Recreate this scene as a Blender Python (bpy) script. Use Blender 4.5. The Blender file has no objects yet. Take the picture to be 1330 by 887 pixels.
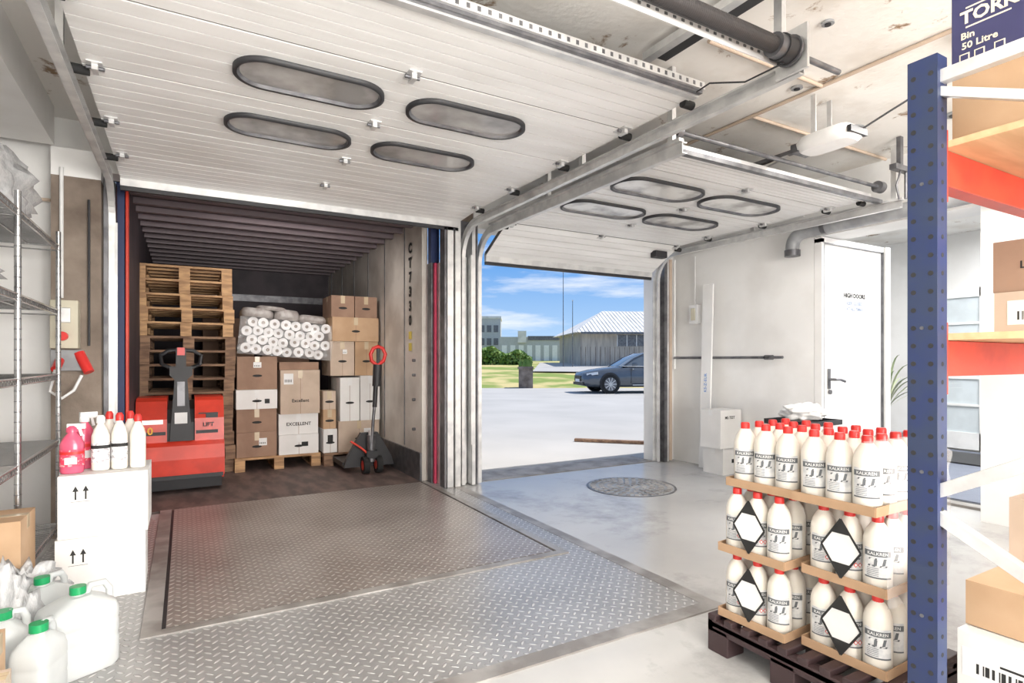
import bpy, math, random
from mathutils import Vector, Matrix, noise
random.seed(7)
scene=bpy.context.scene
try:
    scene.view_settings.view_transform='Standard'
    scene.view_settings.look='None'
    scene.view_settings.exposure=0.0
except Exception as e: print(e)

# ------------------------------------------------------------ materials
MC={}
def mat(name,col,rough=0.5,metal=0.0,col2=None,scale=6.0,lo=0.4,hi=0.6,bump=0.0,bscale=40.0,trans=0.0,alpha=1.0,emit=0.0,stretch=None,detail=6,spec=None,stain=None):
    if name in MC: return MC[name]
    m=bpy.data.materials.new(name); m.use_nodes=True
    nt=m.node_tree; b=nt.nodes['Principled BSDF']
    b.inputs['Base Color'].default_value=(*col,1); b.inputs['Roughness'].default_value=rough
    b.inputs['Metallic'].default_value=metal
    if trans: b.inputs['Transmission Weight'].default_value=trans
    if spec is not None: b.inputs['Specular IOR Level'].default_value=spec
    if alpha<1: b.inputs['Alpha'].default_value=alpha
    tc=nt.nodes.new('ShaderNodeTexCoord'); mp=nt.nodes.new('ShaderNodeMapping')
    nt.links.new(tc.outputs['Object'],mp.inputs[0])
    if stretch: mp.inputs['Scale'].default_value=stretch
    if col2 is None: col2=tuple(c*0.93 for c in col)
    n=nt.nodes.new('ShaderNodeTexNoise'); n.inputs['Scale'].default_value=scale; n.inputs['Detail'].default_value=detail
    nt.links.new(mp.outputs[0],n.inputs['Vector'])
    r=nt.nodes.new('ShaderNodeValToRGB')
    r.color_ramp.elements[0].position=lo; r.color_ramp.elements[1].position=hi
    r.color_ramp.elements[0].color=(*col2,1); r.color_ramp.elements[1].color=(*col,1)
    nt.links.new(n.outputs['Fac'],r.inputs[0]); out=r.outputs[0]
    if stain:
        sc,slo,shi,scol,sdist=stain[:5]
        n3=nt.nodes.new('ShaderNodeTexNoise'); n3.inputs['Scale'].default_value=sc; n3.inputs['Detail'].default_value=12; n3.inputs['Roughness'].default_value=.68; n3.inputs['Distortion'].default_value=sdist
        nt.links.new(tc.outputs['Object'],n3.inputs['Vector'])
        r3=nt.nodes.new('ShaderNodeValToRGB'); r3.color_ramp.elements[0].position=slo; r3.color_ramp.elements[1].position=shi
        r3.color_ramp.elements[0].color=(0,0,0,1); k=stain[5] if len(stain)>5 else 1; r3.color_ramp.elements[1].color=(k,k,k,1)
        nt.links.new(n3.outputs['Fac'],r3.inputs[0])
        mm=nt.nodes.new('ShaderNodeMix'); mm.data_type='RGBA'; nt.links.new(r3.outputs[0],mm.inputs[0]); nt.links.new(out,mm.inputs[6]); mm.inputs[7].default_value=(*scol,1)
        out=mm.outputs[2]
    nt.links.new(out,b.inputs['Base Color'])
    if bump:
        n2=nt.nodes.new('ShaderNodeTexNoise'); n2.inputs['Scale'].default_value=bscale
        nt.links.new(mp.outputs[0],n2.inputs['Vector'])
        bp=nt.nodes.new('ShaderNodeBump'); bp.inputs['Strength'].default_value=bump; bp.inputs['Distance'].default_value=0.01
        nt.links.new(n2.outputs['Fac'],bp.inputs['Height']); nt.links.new(bp.outputs[0],b.inputs['Normal'])
    MC[name]=m; return m

def mth(nt,op,a,b=None,c=None):
    n=nt.nodes.new('ShaderNodeMath'); n.operation=op
    for i,x in enumerate((a,b,c)):
        if x is None: continue
        if isinstance(x,(int,float)): n.inputs[i].default_value=x
        else: nt.links.new(x,n.inputs[i])
    return n.outputs[0]

def tread_plate(name,base,dark,s=0.042,rough=0.34,lug=(0.82,0.81,0.80)):
    m=bpy.data.materials.new(name); m.use_nodes=True; nt=m.node_tree; b=nt.nodes['Principled BSDF']
    tc=nt.nodes.new('ShaderNodeTexCoord'); mp=nt.nodes.new('ShaderNodeMapping')
    mp.inputs['Rotation'].default_value=(0,0,math.radians(45)); mp.inputs['Scale'].default_value=(1/s,1/s,1)
    nt.links.new(tc.outputs['Object'],mp.inputs[0])
    sp=nt.nodes.new('ShaderNodeSeparateXYZ'); nt.links.new(mp.outputs[0],sp.inputs[0])
    u,v=sp.outputs[0],sp.outputs[1]
    iu=mth(nt,'FLOOR',u); iv=mth(nt,'FLOOR',v)
    par=mth(nt,'PINGPONG',mth(nt,'ADD',iu,iv),1.0)
    fu=mth(nt,'SUBTRACT',mth(nt,'SUBTRACT',u,iu),0.5); fv=mth(nt,'SUBTRACT',mth(nt,'SUBTRACT',v,iv),0.5)
    def ell(a,bb):
        p=mth(nt,'POWER',mth(nt,'ABSOLUTE',mth(nt,'DIVIDE',a,0.46)),2); q=mth(nt,'POWER',mth(nt,'ABSOLUTE',mth(nt,'DIVIDE',bb,0.15)),2)
        return mth(nt,'SUBTRACT',1.0,mth(nt,'ADD',p,q))
    e1=ell(fu,fv); e2=ell(fv,fu)
    mix=nt.nodes.new('ShaderNodeMix'); nt.links.new(par,mix.inputs[0]); nt.links.new(e1,mix.inputs[2]); nt.links.new(e2,mix.inputs[3])
    cl=nt.nodes.new('ShaderNodeMapRange'); cl.inputs[1].default_value=0; cl.inputs[2].default_value=0.6
    nt.links.new(mix.outputs[0],cl.inputs[0])
    bp=nt.nodes.new('ShaderNodeBump'); bp.inputs['Strength'].default_value=1.0; bp.inputs['Distance'].default_value=0.006
    nt.links.new(cl.outputs[0],bp.inputs['Height']); nt.links.new(bp.outputs[0],b.inputs['Normal'])
    n=nt.nodes.new('ShaderNodeTexNoise'); n.inputs['Scale'].default_value=1.6; n.inputs['Detail'].default_value=10
    nt.links.new(tc.outputs['Object'],n.inputs['Vector'])
    r=nt.nodes.new('ShaderNodeValToRGB'); r.color_ramp.elements[0].position=.35; r.color_ramp.elements[1].position=.62
    r.color_ramp.elements[0].color=(*dark,1); r.color_ramp.elements[1].color=(*base,1)
    nt.links.new(n.outputs['Fac'],r.inputs[0])
    m2=nt.nodes.new('ShaderNodeMix'); m2.data_type='RGBA'
    f=mth(nt,'MULTIPLY',cl.outputs[0],mth(nt,'ADD',0.4,mth(nt,'MULTIPLY',n.outputs['Fac'],.7))); nt.links.new(f,m2.inputs[0]); nt.links.new(r.outputs[0],m2.inputs[6]); m2.inputs[7].default_value=(*lug,1)
    nt.links.new(m2.outputs[2],b.inputs['Base Color'])
    b.inputs['Metallic'].default_value=0.4; b.inputs['Roughness'].default_value=rough
    return m

M_white=mat('white_paint_wall',(.85,.845,.83),.6,col2=(.78,.77,.75),scale=2,bump=.05)
M_ceil=mat('ceiling_paint',(.86,.84,.80),.8,col2=(.70,.66,.60),scale=1.9,lo=.30,hi=.50,bump=.3,bscale=25,detail=10,stain=(3.2,.60,.66,(.30,.20,.12),.6))
M_conc=mat('raw_concrete',(.33,.27,.22),.85,col2=(.15,.115,.09),scale=3,lo=.35,hi=.65,bump=.3)
M_floor=mat('painted_concrete_floor',(.54,.535,.525),.22,col2=(.44,.437,.43),scale=.9,lo=.34,hi=.62,bump=.02,bscale=15,detail=10,stain=(1.1,.53,.66,(.27,.265,.26),.15,.8))
M_tread=tread_plate('tread_plate_inner',(.40,.36,.33),(.29,.25,.225),lug=(.76,.73,.70))
M_tread2=tread_plate('tread_plate_outer',(.43,.425,.42),(.33,.325,.32))
M_steelf=mat('steel_frame_strip',(.44,.42,.40),.45,.4,col2=(.28,.26,.24),scale=5)
M_galv=mat('galvanised_steel',(.74,.74,.73),.36,.55,col2=(.60,.60,.60),scale=9)
M_galvd=mat('dark_steel',(.20,.20,.21),.4,.6,col2=(.12,.12,.13),scale=10)
M_panel=mat('door_panel_white',(.90,.895,.88),.38,.05,col2=(.80,.79,.77),scale=2.2,lo=.35,hi=.6,stretch=(.6,3,3))
M_groove=mat('panel_groove',(.10,.095,.09),.7)
M_black=mat('black_rubber',(.025,.025,.028),.5)
M_pane=mat('mottled_acrylic_pane',(.50,.485,.475),.12,.0,col2=(.24,.23,.225),scale=2.8,lo=.38,hi=.62)  # opaque pane; grey mottling paints reflections into the colour
M_paneb=mat('lit_acrylic_pane',(.80,.80,.78),.12,.0,col2=(.36,.35,.34),scale=3.5,lo=.40,hi=.56)  # brighter copy: white glimpses through the pane painted into its colour
M_wood=mat('pallet_wood',(.60,.37,.19),.75,col2=(.36,.21,.11),scale=5,stretch=(1,6,6))
M_woodd=mat('dark_pallet_wood',(.32,.195,.12),.8,col2=(.17,.10,.065),scale=5,stretch=(1,6,6))  # darker wood tone; on the pallet stack it paints in shade
M_truckfloor=mat('truck_floor_plywood',(.19,.135,.118),.6,col2=(.10,.072,.066),scale=3,stretch=(3,1,1))
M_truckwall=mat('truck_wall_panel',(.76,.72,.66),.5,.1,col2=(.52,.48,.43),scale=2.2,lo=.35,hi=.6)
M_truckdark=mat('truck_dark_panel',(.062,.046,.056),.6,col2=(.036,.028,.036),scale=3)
M_kraft=mat('kraft_cardboard',(.55,.37,.23),.8,col2=(.49,.32,.19),scale=4)
M_kraftd=mat('brown_cardboard',(.36,.23,.16),.8,col2=(.29,.18,.125),scale=4)
M_kraftl=mat('pale_cardboard',(.60,.48,.38),.8,col2=(.52,.41,.32),scale=4)
M_wbox=mat('white_cardboard',(.83,.82,.80),.7,col2=(.77,.76,.74),scale=3)
M_tape=mat('packing_tape',(.60,.48,.32),.25)
M_ink=mat('black_ink',(.02,.02,.02),.7)
M_label=mat('paper_label',(.84,.84,.83),.6)
M_red=mat('red_paint',(.70,.05,.025),.35,col2=(.58,.04,.02))
M_redcap=mat('red_plastic',(.70,.03,.025),.35)
M_orange=mat('orange_red_beam',(.60,.055,.026),.42,col2=(.48,.04,.022),scale=8)
M_blue=mat('blue_rack_paint',(.016,.030,.100),.42,col2=(.022,.036,.085),scale=12)
M_bluep=mat('blue_post_paint',(.02,.035,.11),.5)
M_bottle=mat('white_hdpe',(.84,.80,.73),.38,col2=(.79,.75,.67),scale=8)
M_jug=mat('translucent_hdpe',(.78,.80,.79),.3,col2=(.68,.71,.71),scale=5,trans=.3)
M_green=mat('green_cap_plastic',(.01,.30,.10),.35)
M_pink=mat('pink_liquid_plastic',(.90,.16,.27),.2,col2=(.80,.10,.20),trans=.2)
M_plast=mat('crumpled_plastic_film',(.84,.84,.84),.2,col2=(.70,.71,.72),scale=6,alpha=.7,bump=.4,bscale=20)
M_film=mat('clear_shrink_film',(.85,.85,.85),.08,col2=(.80,.80,.80),scale=6,alpha=.22,bump=.5,bscale=14)
M_blueprint=mat('navy_print',(.035,.035,.11),.6)
M_beige=mat('beige_plastic',(.62,.58,.45),.5)
M_glass=mat('window_glass',(.62,.68,.71),.05,.0,spec=.8)
M_chrome=mat('chrome_wire',(.50,.50,.50),.2,.9)
M_paper=mat('tissue_paper',(.90,.90,.90),.9)
M_core=mat('roll_core',(.25,.20,.16),.9)
M_carpet=mat('dark_blue_mat',(.18,.20,.25),.95,bump=.4,bscale=200)
M_asph=mat('asphalt_sunlit',(.50,.48,.455),.95,col2=(.42,.405,.385),scale=.6,lo=.3,hi=.7,bump=.3,bscale=60,detail=10)
M_grass=mat('grass',(.22,.29,.06),.95,col2=(.58,.48,.22),scale=.45,lo=.42,hi=.56,bump=.6,bscale=30)
M_leaf=mat('hedge_leaves',(.13,.25,.05),.7,col2=(.26,.37,.10),scale=2)
M_palm=mat('palm_leaves',(.34,.42,.24),.7,col2=(.44,.46,.32),scale=2)
M_car=mat('car_paint_grey',(.14,.155,.175),.18,.5,col2=(.13,.145,.165))
M_carglass=mat('car_glass',(.12,.14,.16),.05,spec=.9)
M_tyre=mat('tyre_rubber',(.015,.015,.015),.8)
M_rim=mat('alloy_rim',(.6,.6,.6),.3,.7)
M_lamp=mat('headlamp',(.80,.82,.84),.1)
M_roof=mat('fibre_cement_roof',(.76,.74,.72),.9,col2=(.64,.62,.60),scale=1.5)
M_shed=mat('weathered_shed_wall',(.52,.47,.40),.9,col2=(.37,.33,.29),scale=1.2,stretch=(4,4,.6))
M_farb=mat('far_building_grey',(.50,.51,.51),.9)
M_tube=mat('white_pvc_pipe',(.84,.84,.83),.4)
M_greyp=mat('grey_pipe',(.36,.37,.38),.4,col2=(.26,.27,.28))

# ------------------------------------------------------------ mesh builder
class MB:
    def __init__(s,name,M=None):
        s.name=name; s.v=[]; s.f=[]; s.mi=[]; s.sm=[]; s.mats=[]; s.M=M or Matrix()
    def mx(s,m):
        if m not in s.mats: s.mats.append(m)
        return s.mats.index(m)
    def add(s,vs,fs,m,smooth=False,M=None):
        T=s.M@M if M is not None else s.M
        o=len(s.v); s.v+=[T@Vector(p) for p in vs]; k=s.mx(m)
        for f in fs:
            s.f.append([o+i for i in f]); s.mi.append(k); s.sm.append(smooth)
    def box(s,x0,x1,y0,y1,z0,z1,m,M=None):
        vs=[(x0,y0,z0),(x1,y0,z0),(x1,y1,z0),(x0,y1,z0),(x0,y0,z1),(x1,y0,z1),(x1,y1,z1),(x0,y1,z1)]
        s.add(vs,[(0,3,2,1),(4,5,6,7),(0,1,5,4),(1,2,6,5),(2,3,7,6),(3,0,4,7)],m,False,M)
    def beam(s,p,q,w,h,m,up=(0,0,1)):
        p=Vector(p);q=Vector(q);d=q-p;L=d.length;z=d.normalized();u=Vector(up)
        x=u.cross(z)
        if x.length<1e-4: x=Vector((1,0,0)).cross(z)
        x.normalize();y=z.cross(x)
        M=Matrix(((x[0],y[0],z[0],p[0]),(x[1],y[1],z[1],p[1]),(x[2],y[2],z[2],p[2]),(0,0,0,1)))
        s.box(-w/2,w/2,-h/2,h/2,0,L,m,M)
    def cyl(s,p,q,r,m,seg=14,r2=None,smooth=True):
        p=Vector(p);q=Vector(q);r2=r if r2 is None else r2
        z=(q-p).normalized(); a=Vector((1,0,0)) if abs(z.x)<.9 else Vector((0,1,0))
        x=z.cross(a).normalized(); y=z.cross(x)
        A=[p+(x*math.cos(t)+y*math.sin(t))*r for t in [2*math.pi*i/seg for i in range(seg)]]
        B=[q+(x*math.cos(t)+y*math.sin(t))*r2 for t in [2*math.pi*i/seg for i in range(seg)]]
        s.add(A+B,[(i,(i+1)%seg,seg+(i+1)%seg,seg+i) for i in range(seg)],m,smooth)
        s.add(A,[tuple(range(seg))[::-1]],m); s.add(B,[tuple(range(seg))],m)
    def tube(s,pts,r,m,seg=8):
        pts=[Vector(p) for p in pts]; rings=[]
        prev=None
        for i,p in enumerate(pts):
            d=(pts[min(i+1,len(pts)-1)]-pts[max(i-1,0)]).normalized()
            if prev is None:
                a=Vector((0,0,1)) if abs(d.z)<.9 else Vector((1,0,0)); x=d.cross(a).normalized()
            else:
                x=(prev-d*prev.dot(d)).normalized()
            prev=x; y=d.cross(x)
            rings.append([p+(x*math.cos(t)+y*math.sin(t))*r for t in [2*math.pi*k/seg for k in range(seg)]])
        vs=[v for R in rings for v in R]; fs=[]
        for i in range(len(rings)-1):
            for k in range(seg):
                fs.append((i*seg+k,i*seg+(k+1)%seg,(i+1)*seg+(k+1)%seg,(i+1)*seg+k))
        s.add(vs,fs,m,True); s.add(rings[0],[tuple(range(seg))],m); s.add(rings[-1],[tuple(range(seg))],m)
    def rings(s,prof,c,m,seg=20,n=2.0,M=None,smooth=True):
        vs=[];fs=[]
        for (rx,ry,z) in prof:
            for k in range(seg):
                t=2*math.pi*(k+.5)/seg; cc=math.cos(t);ss=math.sin(t)
                x=rx*math.copysign(abs(cc)**(2/n),cc); y=ry*math.copysign(abs(ss)**(2/n),ss)
                vs.append((c[0]+x,c[1]+y,c[2]+z))
        for i in range(len(prof)-1):
            for k in range(seg): fs.append((i*seg+k,i*seg+(k+1)%seg,(i+1)*seg+(k+1)%seg,(i+1)*seg+k))
        s.add(vs,fs,m,smooth,M)
        s.add(vs[:seg],[tuple(range(seg))[::-1]],m,False,M); s.add(vs[-seg:],[tuple(range(seg))],m,False,M)
    def ext(s,poly,axis,a,b,m,M=None,smooth=False):
        n=len(poly)
        def P(p,t):
            return {'x':(t,p[0],p[1]),'y':(p[0],t,p[1]),'z':(p[0],p[1],t)}[axis]
        vs=[P(p,a) for p in poly]+[P(p,b) for p in poly]
        s.add(vs,[(i,(i+1)%n,n+(i+1)%n,n+i) for i in range(n)],m,smooth,M)
        s.add(vs,[tuple(range(n))[::-1],tuple(range(n,2*n))],m,False,M)
    def text(s,body,size,T,m,fn=None,bold=0.0):
        cu=bpy.data.curves.new('t','FONT'); cu.body=body; cu.size=size; cu.extrude=0.0004; cu.resolution_u=2; cu.offset=bold*size
        cu.align_x='CENTER'; cu.align_y='CENTER'
        o=bpy.data.objects.new('t',cu); scene.collection.objects.link(o)
        dg=bpy.context.evaluated_depsgraph_get(); me=o.evaluated_get(dg).to_mesh()
        vs=[v.co.copy() for v in me.vertices]; fs=[tuple(p.vertices) for p in me.polygons]
        o.evaluated_get(dg).to_mesh_clear(); bpy.data.objects.remove(o); bpy.data.curves.remove(cu)
        if fn: vs=[fn(v) for v in vs]; s.add(vs,fs,m,False)
        else: s.add(vs,fs,m,False,T)
    def build(s,bevel=0.0,parent=None,subd=0,orig=True,seg=2):
        me=bpy.data.meshes.new(s.name)
        if orig and s.v:
            lo=Vector([min(v[i] for v in s.v) for i in range(3)]); hi=Vector([max(v[i] for v in s.v) for i in range(3)])
            c=Vector(((lo.x+hi.x)/2,(lo.y+hi.y)/2,lo.z))
        else: c=Vector((0,0,0))
        me.from_pydata([v-c for v in s.v],[],s.f)
        for m in s.mats: me.materials.append(m)
        for i,p in enumerate(me.polygons): p.material_index=s.mi[i]; p.use_smooth=s.sm[i]
        me.update()
        import bmesh
        bm=bmesh.new(); bm.from_mesh(me); bmesh.ops.recalc_face_normals(bm,faces=bm.faces); bm.to_mesh(me); bm.free()
        ob=bpy.data.objects.new(s.name,me); ob.location=c; scene.collection.objects.link(ob)
        if bevel:
            md=ob.modifiers.new('bev','BEVEL'); md.width=bevel; md.segments=seg; md.limit_method='ANGLE'; md.angle_limit=math.radians(50)
        return ob

def FR(o,X,Y):
    X=Vector(X).normalized();Y=Vector(Y).normalized();Z=X.cross(Y)
    return Matrix(((X[0],Y[0],Z[0],o[0]),(X[1],Y[1],Z[1],o[1]),(X[2],Y[2],Z[2],o[2]),(0,0,0,1)))
def facingY(o): return FR(o,(1,0,0),(0,0,1))       # faces -Y
def facingX(o): return FR(o,(0,-1,0),(0,0,1))      # faces -X

WY=5.05; CZ=2.9
# ------------------------------------------------------------ room shell
b=MB('floor'); b.box(-1.2,9.0,-3,5.25,-.2,0,M_floor); b.build()
b=MB('ceiling'); b.box(-1.2,9.0,-3.2,5.25,CZ,CZ+.2,M_ceil); b.build()
b=MB('wall_front')
b.box(-1.2,-.5,WY,5.25,0,CZ,M_white)
b.box(-.5,2.2,WY,5.25,2.56,CZ,M_white); b.box(2.2,2.46,WY+.02,5.25,0,CZ,M_conc)
b.box(2.46,4.86,WY,5.25,2.5,CZ,M_white); b.box(4.86,5.15,WY,5.25,0,CZ,M_white)
b.build()
b=MB('concrete_pier'); b.box(-.78,-.505,4.86,WY-.001,0,2.45,M_conc); b.box(-.78,-.505,4.86,WY-.001,2.45,2.64,M_white); b.build()
b=MB('wall_left'); b.box(-1.4,-1.2,-3,5.25,0,CZ+.2,M_white); b.build()
b=MB('soffit_duct'); b.box(-1.199,-.76,-2.9,4.85,2.645,CZ-.001,M_white); b.build()
b=MB('wall_right')
b.box(5.15,5.5,3.26,5.25,0,CZ,M_white); b.box(5.15,5.5,1.96,3.26,2.36,CZ,M_white); b.box(5.15,5.5,-3,1.96,0,CZ,M_white)
b.build()
b=MB('wall_back')
b.box(-1.2,.2,-3.2,-3,0,CZ,M_white); b.box(.2,4.2,-3.2,-3,0,.7,M_white); b.box(.2,4.2,-3.2,-3,2.5,CZ,M_white); b.box(4.2,9,-3.2,-3,0,CZ,M_white)
b.build()
b=MB('added_window')  # unseen window behind the camera, added to go with the fill light
for x in (.2,1.2,2.2,3.2,4.14): b.box(x,x+.06,-3.14,-3.06,.7,2.5,M_tube)
for z in (.7,2.44): b.box(.2,4.2,-3.14,-3.06,z,z+.06,M_tube)
b.build()
b=MB('wall_far_right')
b.box(9.0,9.2,-3,5.25,0,CZ,M_white); b.build()
b=MB('wall_hall_back'); b.box(5.5,9.0,5.05,5.25,0,CZ,M_white); b.build()
b=MB('trim_threshold'); b.box(5.50,5.62,1.96,3.14,0.0,.02,M_steelf); b.box(5.62,5.70,1.96,3.14,0.0,.012,M_black); b.build()
b=MB('hall_carpet'); b.box(5.75,8.9,-1,4.9,0,.012,M_carpet); b.build()
b=MB('door_mat'); b.box(7.7,8.6,2.7,3.9,.013,.03,M_black); b.build(.004)
# glazed hall door
b=MB('door_2')
x=8.97
for (y0,y1) in ((2.72,3.28),(3.32,3.9)):
    b.box(x-.05,x+.02,y0,y0+.09,.03,2.15,M_tube); b.box(x-.05,x+.02,y1-.09,y1,.03,2.15,M_tube)
    b.box(x-.05,x+.02,y0,y1,.03,.25,M_tube); b.box(x-.05,x+.02,y0,y1,2.03,2.15,M_tube)
    for k in range(1,5): b.box(x-.045,x+.01,y0+.09,y1-.09,.25+k*.36-.015,.25+k*.36+.015,M_tube)
    b.box(x-.02,x,y0+.09,y1-.09,.25,2.03,M_glass)
b.cyl((x-.05,3.26,1.05),(x-.11,3.26,1.05),.012,M_galv); b.cyl((x-.11,3.26,1.05),(x-.11,3.15,1.05),.01,M_galv)
b.build()
# open door leaf
b=MB('door_1',Matrix.Translation((0,.065,0)))
b.box(5.19,6.2,3.14,3.185,.012,2.30,M_white)
b.box(5.15,5.19,3.12,3.19,0,2.34,M_white); b.box(5.15,6.24,3.12,3.19,2.305,2.355,M_white); b.box(6.21,6.3,3.1,3.19,0,2.355,M_white)
b.box(5.187,5.196,3.119,3.14,.01,2.3,M_galvd); b.box(5.19,6.2,3.119,3.14,2.298,2.306,M_galvd); b.box(6.198,6.208,3.119,3.14,.01,2.3,M_galvd)
b.box(5.27,5.31,3.13,3.14,.93,1.12,M_galvd); b.cyl((5.29,3.13,1.02),(5.29,3.07,1.02),.013,M_galvd); b.tube([(5.29,3.075,1.02),(5.36,3.07,1.02),(5.44,3.07,1.0)],.013,M_galvd)
b.cyl((5.29,3.13,.9),(5.29,3.115,.9),.022,M_galvd)
gi=mat('grey_ink',(.3,.35,.45),.7)
b.text('HIGH DOORS',.06,facingY((5.72,3.138,1.83)),M_ink,bold=.04); b.text('KEEP CLOSED',.045,facingY((5.72,3.138,1.755)),gi,bold=.04)
b.text('AT ALL TIMES',.045,facingY((5.72,3.138,1.70)),gi,bold=.04)
b.build(.003)
# potted palm in the hall
b=MB('potted_palm')
b.rings([(.12,.12,0),(.16,.16,.3),(.17,.17,.33)],(7.4,3.75,.013),M_greyp)
b.cyl((7.4,3.75,.3),(7.4,3.75,.62),.02,M_kraftd)
for i in range(30):
    a=random.uniform(0,6.28); el=random.uniform(.4,1.3); L=random.uniform(.7,1.05)
    pts=[]
    for k in range(9):
        s=k/8; r=L*s*math.cos(el)*(.5+.5*s); z=.6+L*1.15*math.sin(el)*s*(1.2-.6*s)
        pts.append(Vector((7.4+r*math.cos(a),3.75+r*math.sin(a),z+.01)))
    side=Vector((-math.sin(a),math.cos(a),0)); vs=[];fs=[]
    for k,p in enumerate(pts):
        w=.012*math.sin(math.pi*(k+.4)/9); vs+=[p+side*w,p-side*w]
    for k in range(8): fs.append((2*k,2*k+1,2*k+3,2*k+2))
    b.add(vs,fs,M_palm)
b.build()

# ------------------------------------------------------------ floor steel
b=MB('dock_outer_plate')
b.box(-.75,2.2,1.98,2.90,0,.006,M_tread2); b.box(-.75,-.17,2.9,5.04,0,.006,M_tread2); b.box(2.07,2.2,2.9,5.04,0,.006,M_tread2)
b.box(-.75,2.28,1.9,1.98,0,.008,M_steelf); b.box(2.2,2.28,1.98,5.04,0,.008,M_steelf)
b.build()
b=MB('dock_leveller')
b.box(-.073,1.998,2.975,5.3,0.0,.010,M_tread)
b.box(-.168,-.09,2.96,5.3,0,.012,M_steelf); b.box(2.016,2.068,2.96,5.3,0,.012,M_steelf); b.box(-.168,2.068,2.902,2.96,0,.012,M_steelf)
b.box(-.09,2.016,2.96,5.3,-.001,.002,M_black)
b.build()
b=MB('manhole_cover')
cx,cy=3.68,4.15
b.rings([(.42,.42,0),(.42,.42,.004)],(cx,cy,.0),M_galvd,40)
b.rings([(.40,.40,0),(.40,.40,.005)],(cx,cy,.0),M_greyp,40)
for r in (.36,.28,.20,.12,.04):
    n=int(r*90)
    for k in range(n):
        a=2*math.pi*k/n; Mx=Matrix.Translation((cx+r*math.cos(a),cy+r*math.sin(a),.004))@Matrix.Rotation(a,4,'Z')
        b.box(-.024,.024,-.018,.018,0,.007,M_steelf,Mx)
b.build()
b=MB('door_threshold')
for k in range(9): b.box(2.5,4.82,5.06+k*.045,5.085+k*.045,-.02,.008,M_steelf)
b.box(2.46,4.86,5.05,5.48,-.03,0.0,M_conc)
b.build()

# ------------------------------------------------------------ sectional doors
def stadium(cx,cy,L,W,n=10):
    pts=[];r=W/2*.98
    for q,(sx,sy) in enumerate(((1,1),(-1,1),(-1,-1),(1,-1))):
        rr=min(r,W/2)
        ox=cx+sx*(L/2-rr);oy=cy+sy*(W/2-rr)
        for k in range(n+1):
            a=math.pi/2*(q+k/n); pts.append((ox+rr*math.cos(a),oy+rr*math.sin(a)))
    return pts
def dwindow(b,cx,cy,z,L=.68,W=.27,pane=None):
    o=stadium(cx,cy,L,W); i=stadium(cx,cy,L-.036,W-.036); i2=stadium(cx,cy,L-.056,W-.056); n=len(o)
    vs=[(p[0],p[1],z) for p in o]+[(p[0],p[1],z-.022) for p in o]+[(p[0],p[1],z-.022) for p in i]
    fs=[]
    for r in range(2):
        for k in range(n): fs.append((r*n+k,r*n+(k+1)%n,(r+1)*n+(k+1)%n,(r+1)*n+k))
    b.add(vs,fs,M_black,True)
    vs=[(p[0],p[1],z-.022) for p in i]+[(p[0],p[1],z-.006) for p in i2]
    b.add(vs,[(k,(k+1)%n,n+(k+1)%n,n+k) for k in range(n)],M_galvd,True)
    b.add([(p[0],p[1],z-.008) for p in i2],[tuple(range(n))],pane)
def panel_section(b,x0,x1,L,nr=6,thick=.045):
    w=L/nr
    b.box(x0,x1,0,L,.006,thick,M_groove)
    for k in range(nr):
        b.box(x0,x1,k*w+(.0035 if k else .009),(k+1)*w-.0035,0,.0065,M_panel)
def hinge(b,x,z=0):
    b.box(x-.03,x+.03,-.05,.05,-.006,0,M_galv); b.cyl((x-.035,0,-.012),(x+.035,0,-.012),.009,M_galvd,8); b.box(x-.012,x+.012,-.03,.03,-.03,-.006,M_galv)
def door(name,x0,x1,path,winrows,winx,nr,WL,WW,pane):
    b=MB(name)
    for i in range(len(path)-1):
        (ya,za),(yb,zb)=path[i],path[i+1]; L=math.hypot(yb-ya,zb-za); ang=math.atan2(zb-za,yb-ya)
        b.M=Matrix.Translation((0,ya,za))@Matrix.Rotation(ang,4,'X')
        panel_section(b,x0,x1,L-.004,nr)
        if i>0:
            for hx in (x0+.05,(x0+x1)/2,x1-.05): hinge(b,hx)
        for (ri,cy) in winrows:
            if ri==i:
                for wx in winx: dwindow(b,wx,cy-ya,0.0,WL,WW,pane)
        for hx in (x0-.012,x1+.012): b.cyl((hx-.035,.05,-.01),(hx+.035,.05,-.01),.022,M_tyre,12)
    b.M=Matrix()
    (ya,za)=path[0]; b.box(x0,x1,ya-.035,ya,za-.01,za+.045,M_galv)
    (yb,zb)=path[-1]; b.box(x0,x1,yb-.01,yb+.03,zb-.05,zb+.035,M_galv)
    b.box(x0,x1,yb+.0,yb+.025,zb-.08,zb-.05,M_black)
    return b
b=door('sectional_door',-.40,2.24,[(2.06,2.53),(2.54,2.53),(3.17,2.53),(3.84,2.53),(4.45,2.53),(4.93,2.50)],[(1,2.85),(2,3.51)],(.53,1.35),6,.69,.30,M_pane)
b.build()
b=door('sectional_door',2.56,4.74,[(2.56,2.48),(2.85,2.48),(3.47,2.48),(4.12,2.48),(4.55,2.46),(4.99,2.22)],[(1,3.16),(2,3.80)],(3.07,3.97),6,.82,.34,M_paneb)
b.box(4.45,4.62,4.62,4.70,2.33,2.40,M_black)
b.build()

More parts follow.
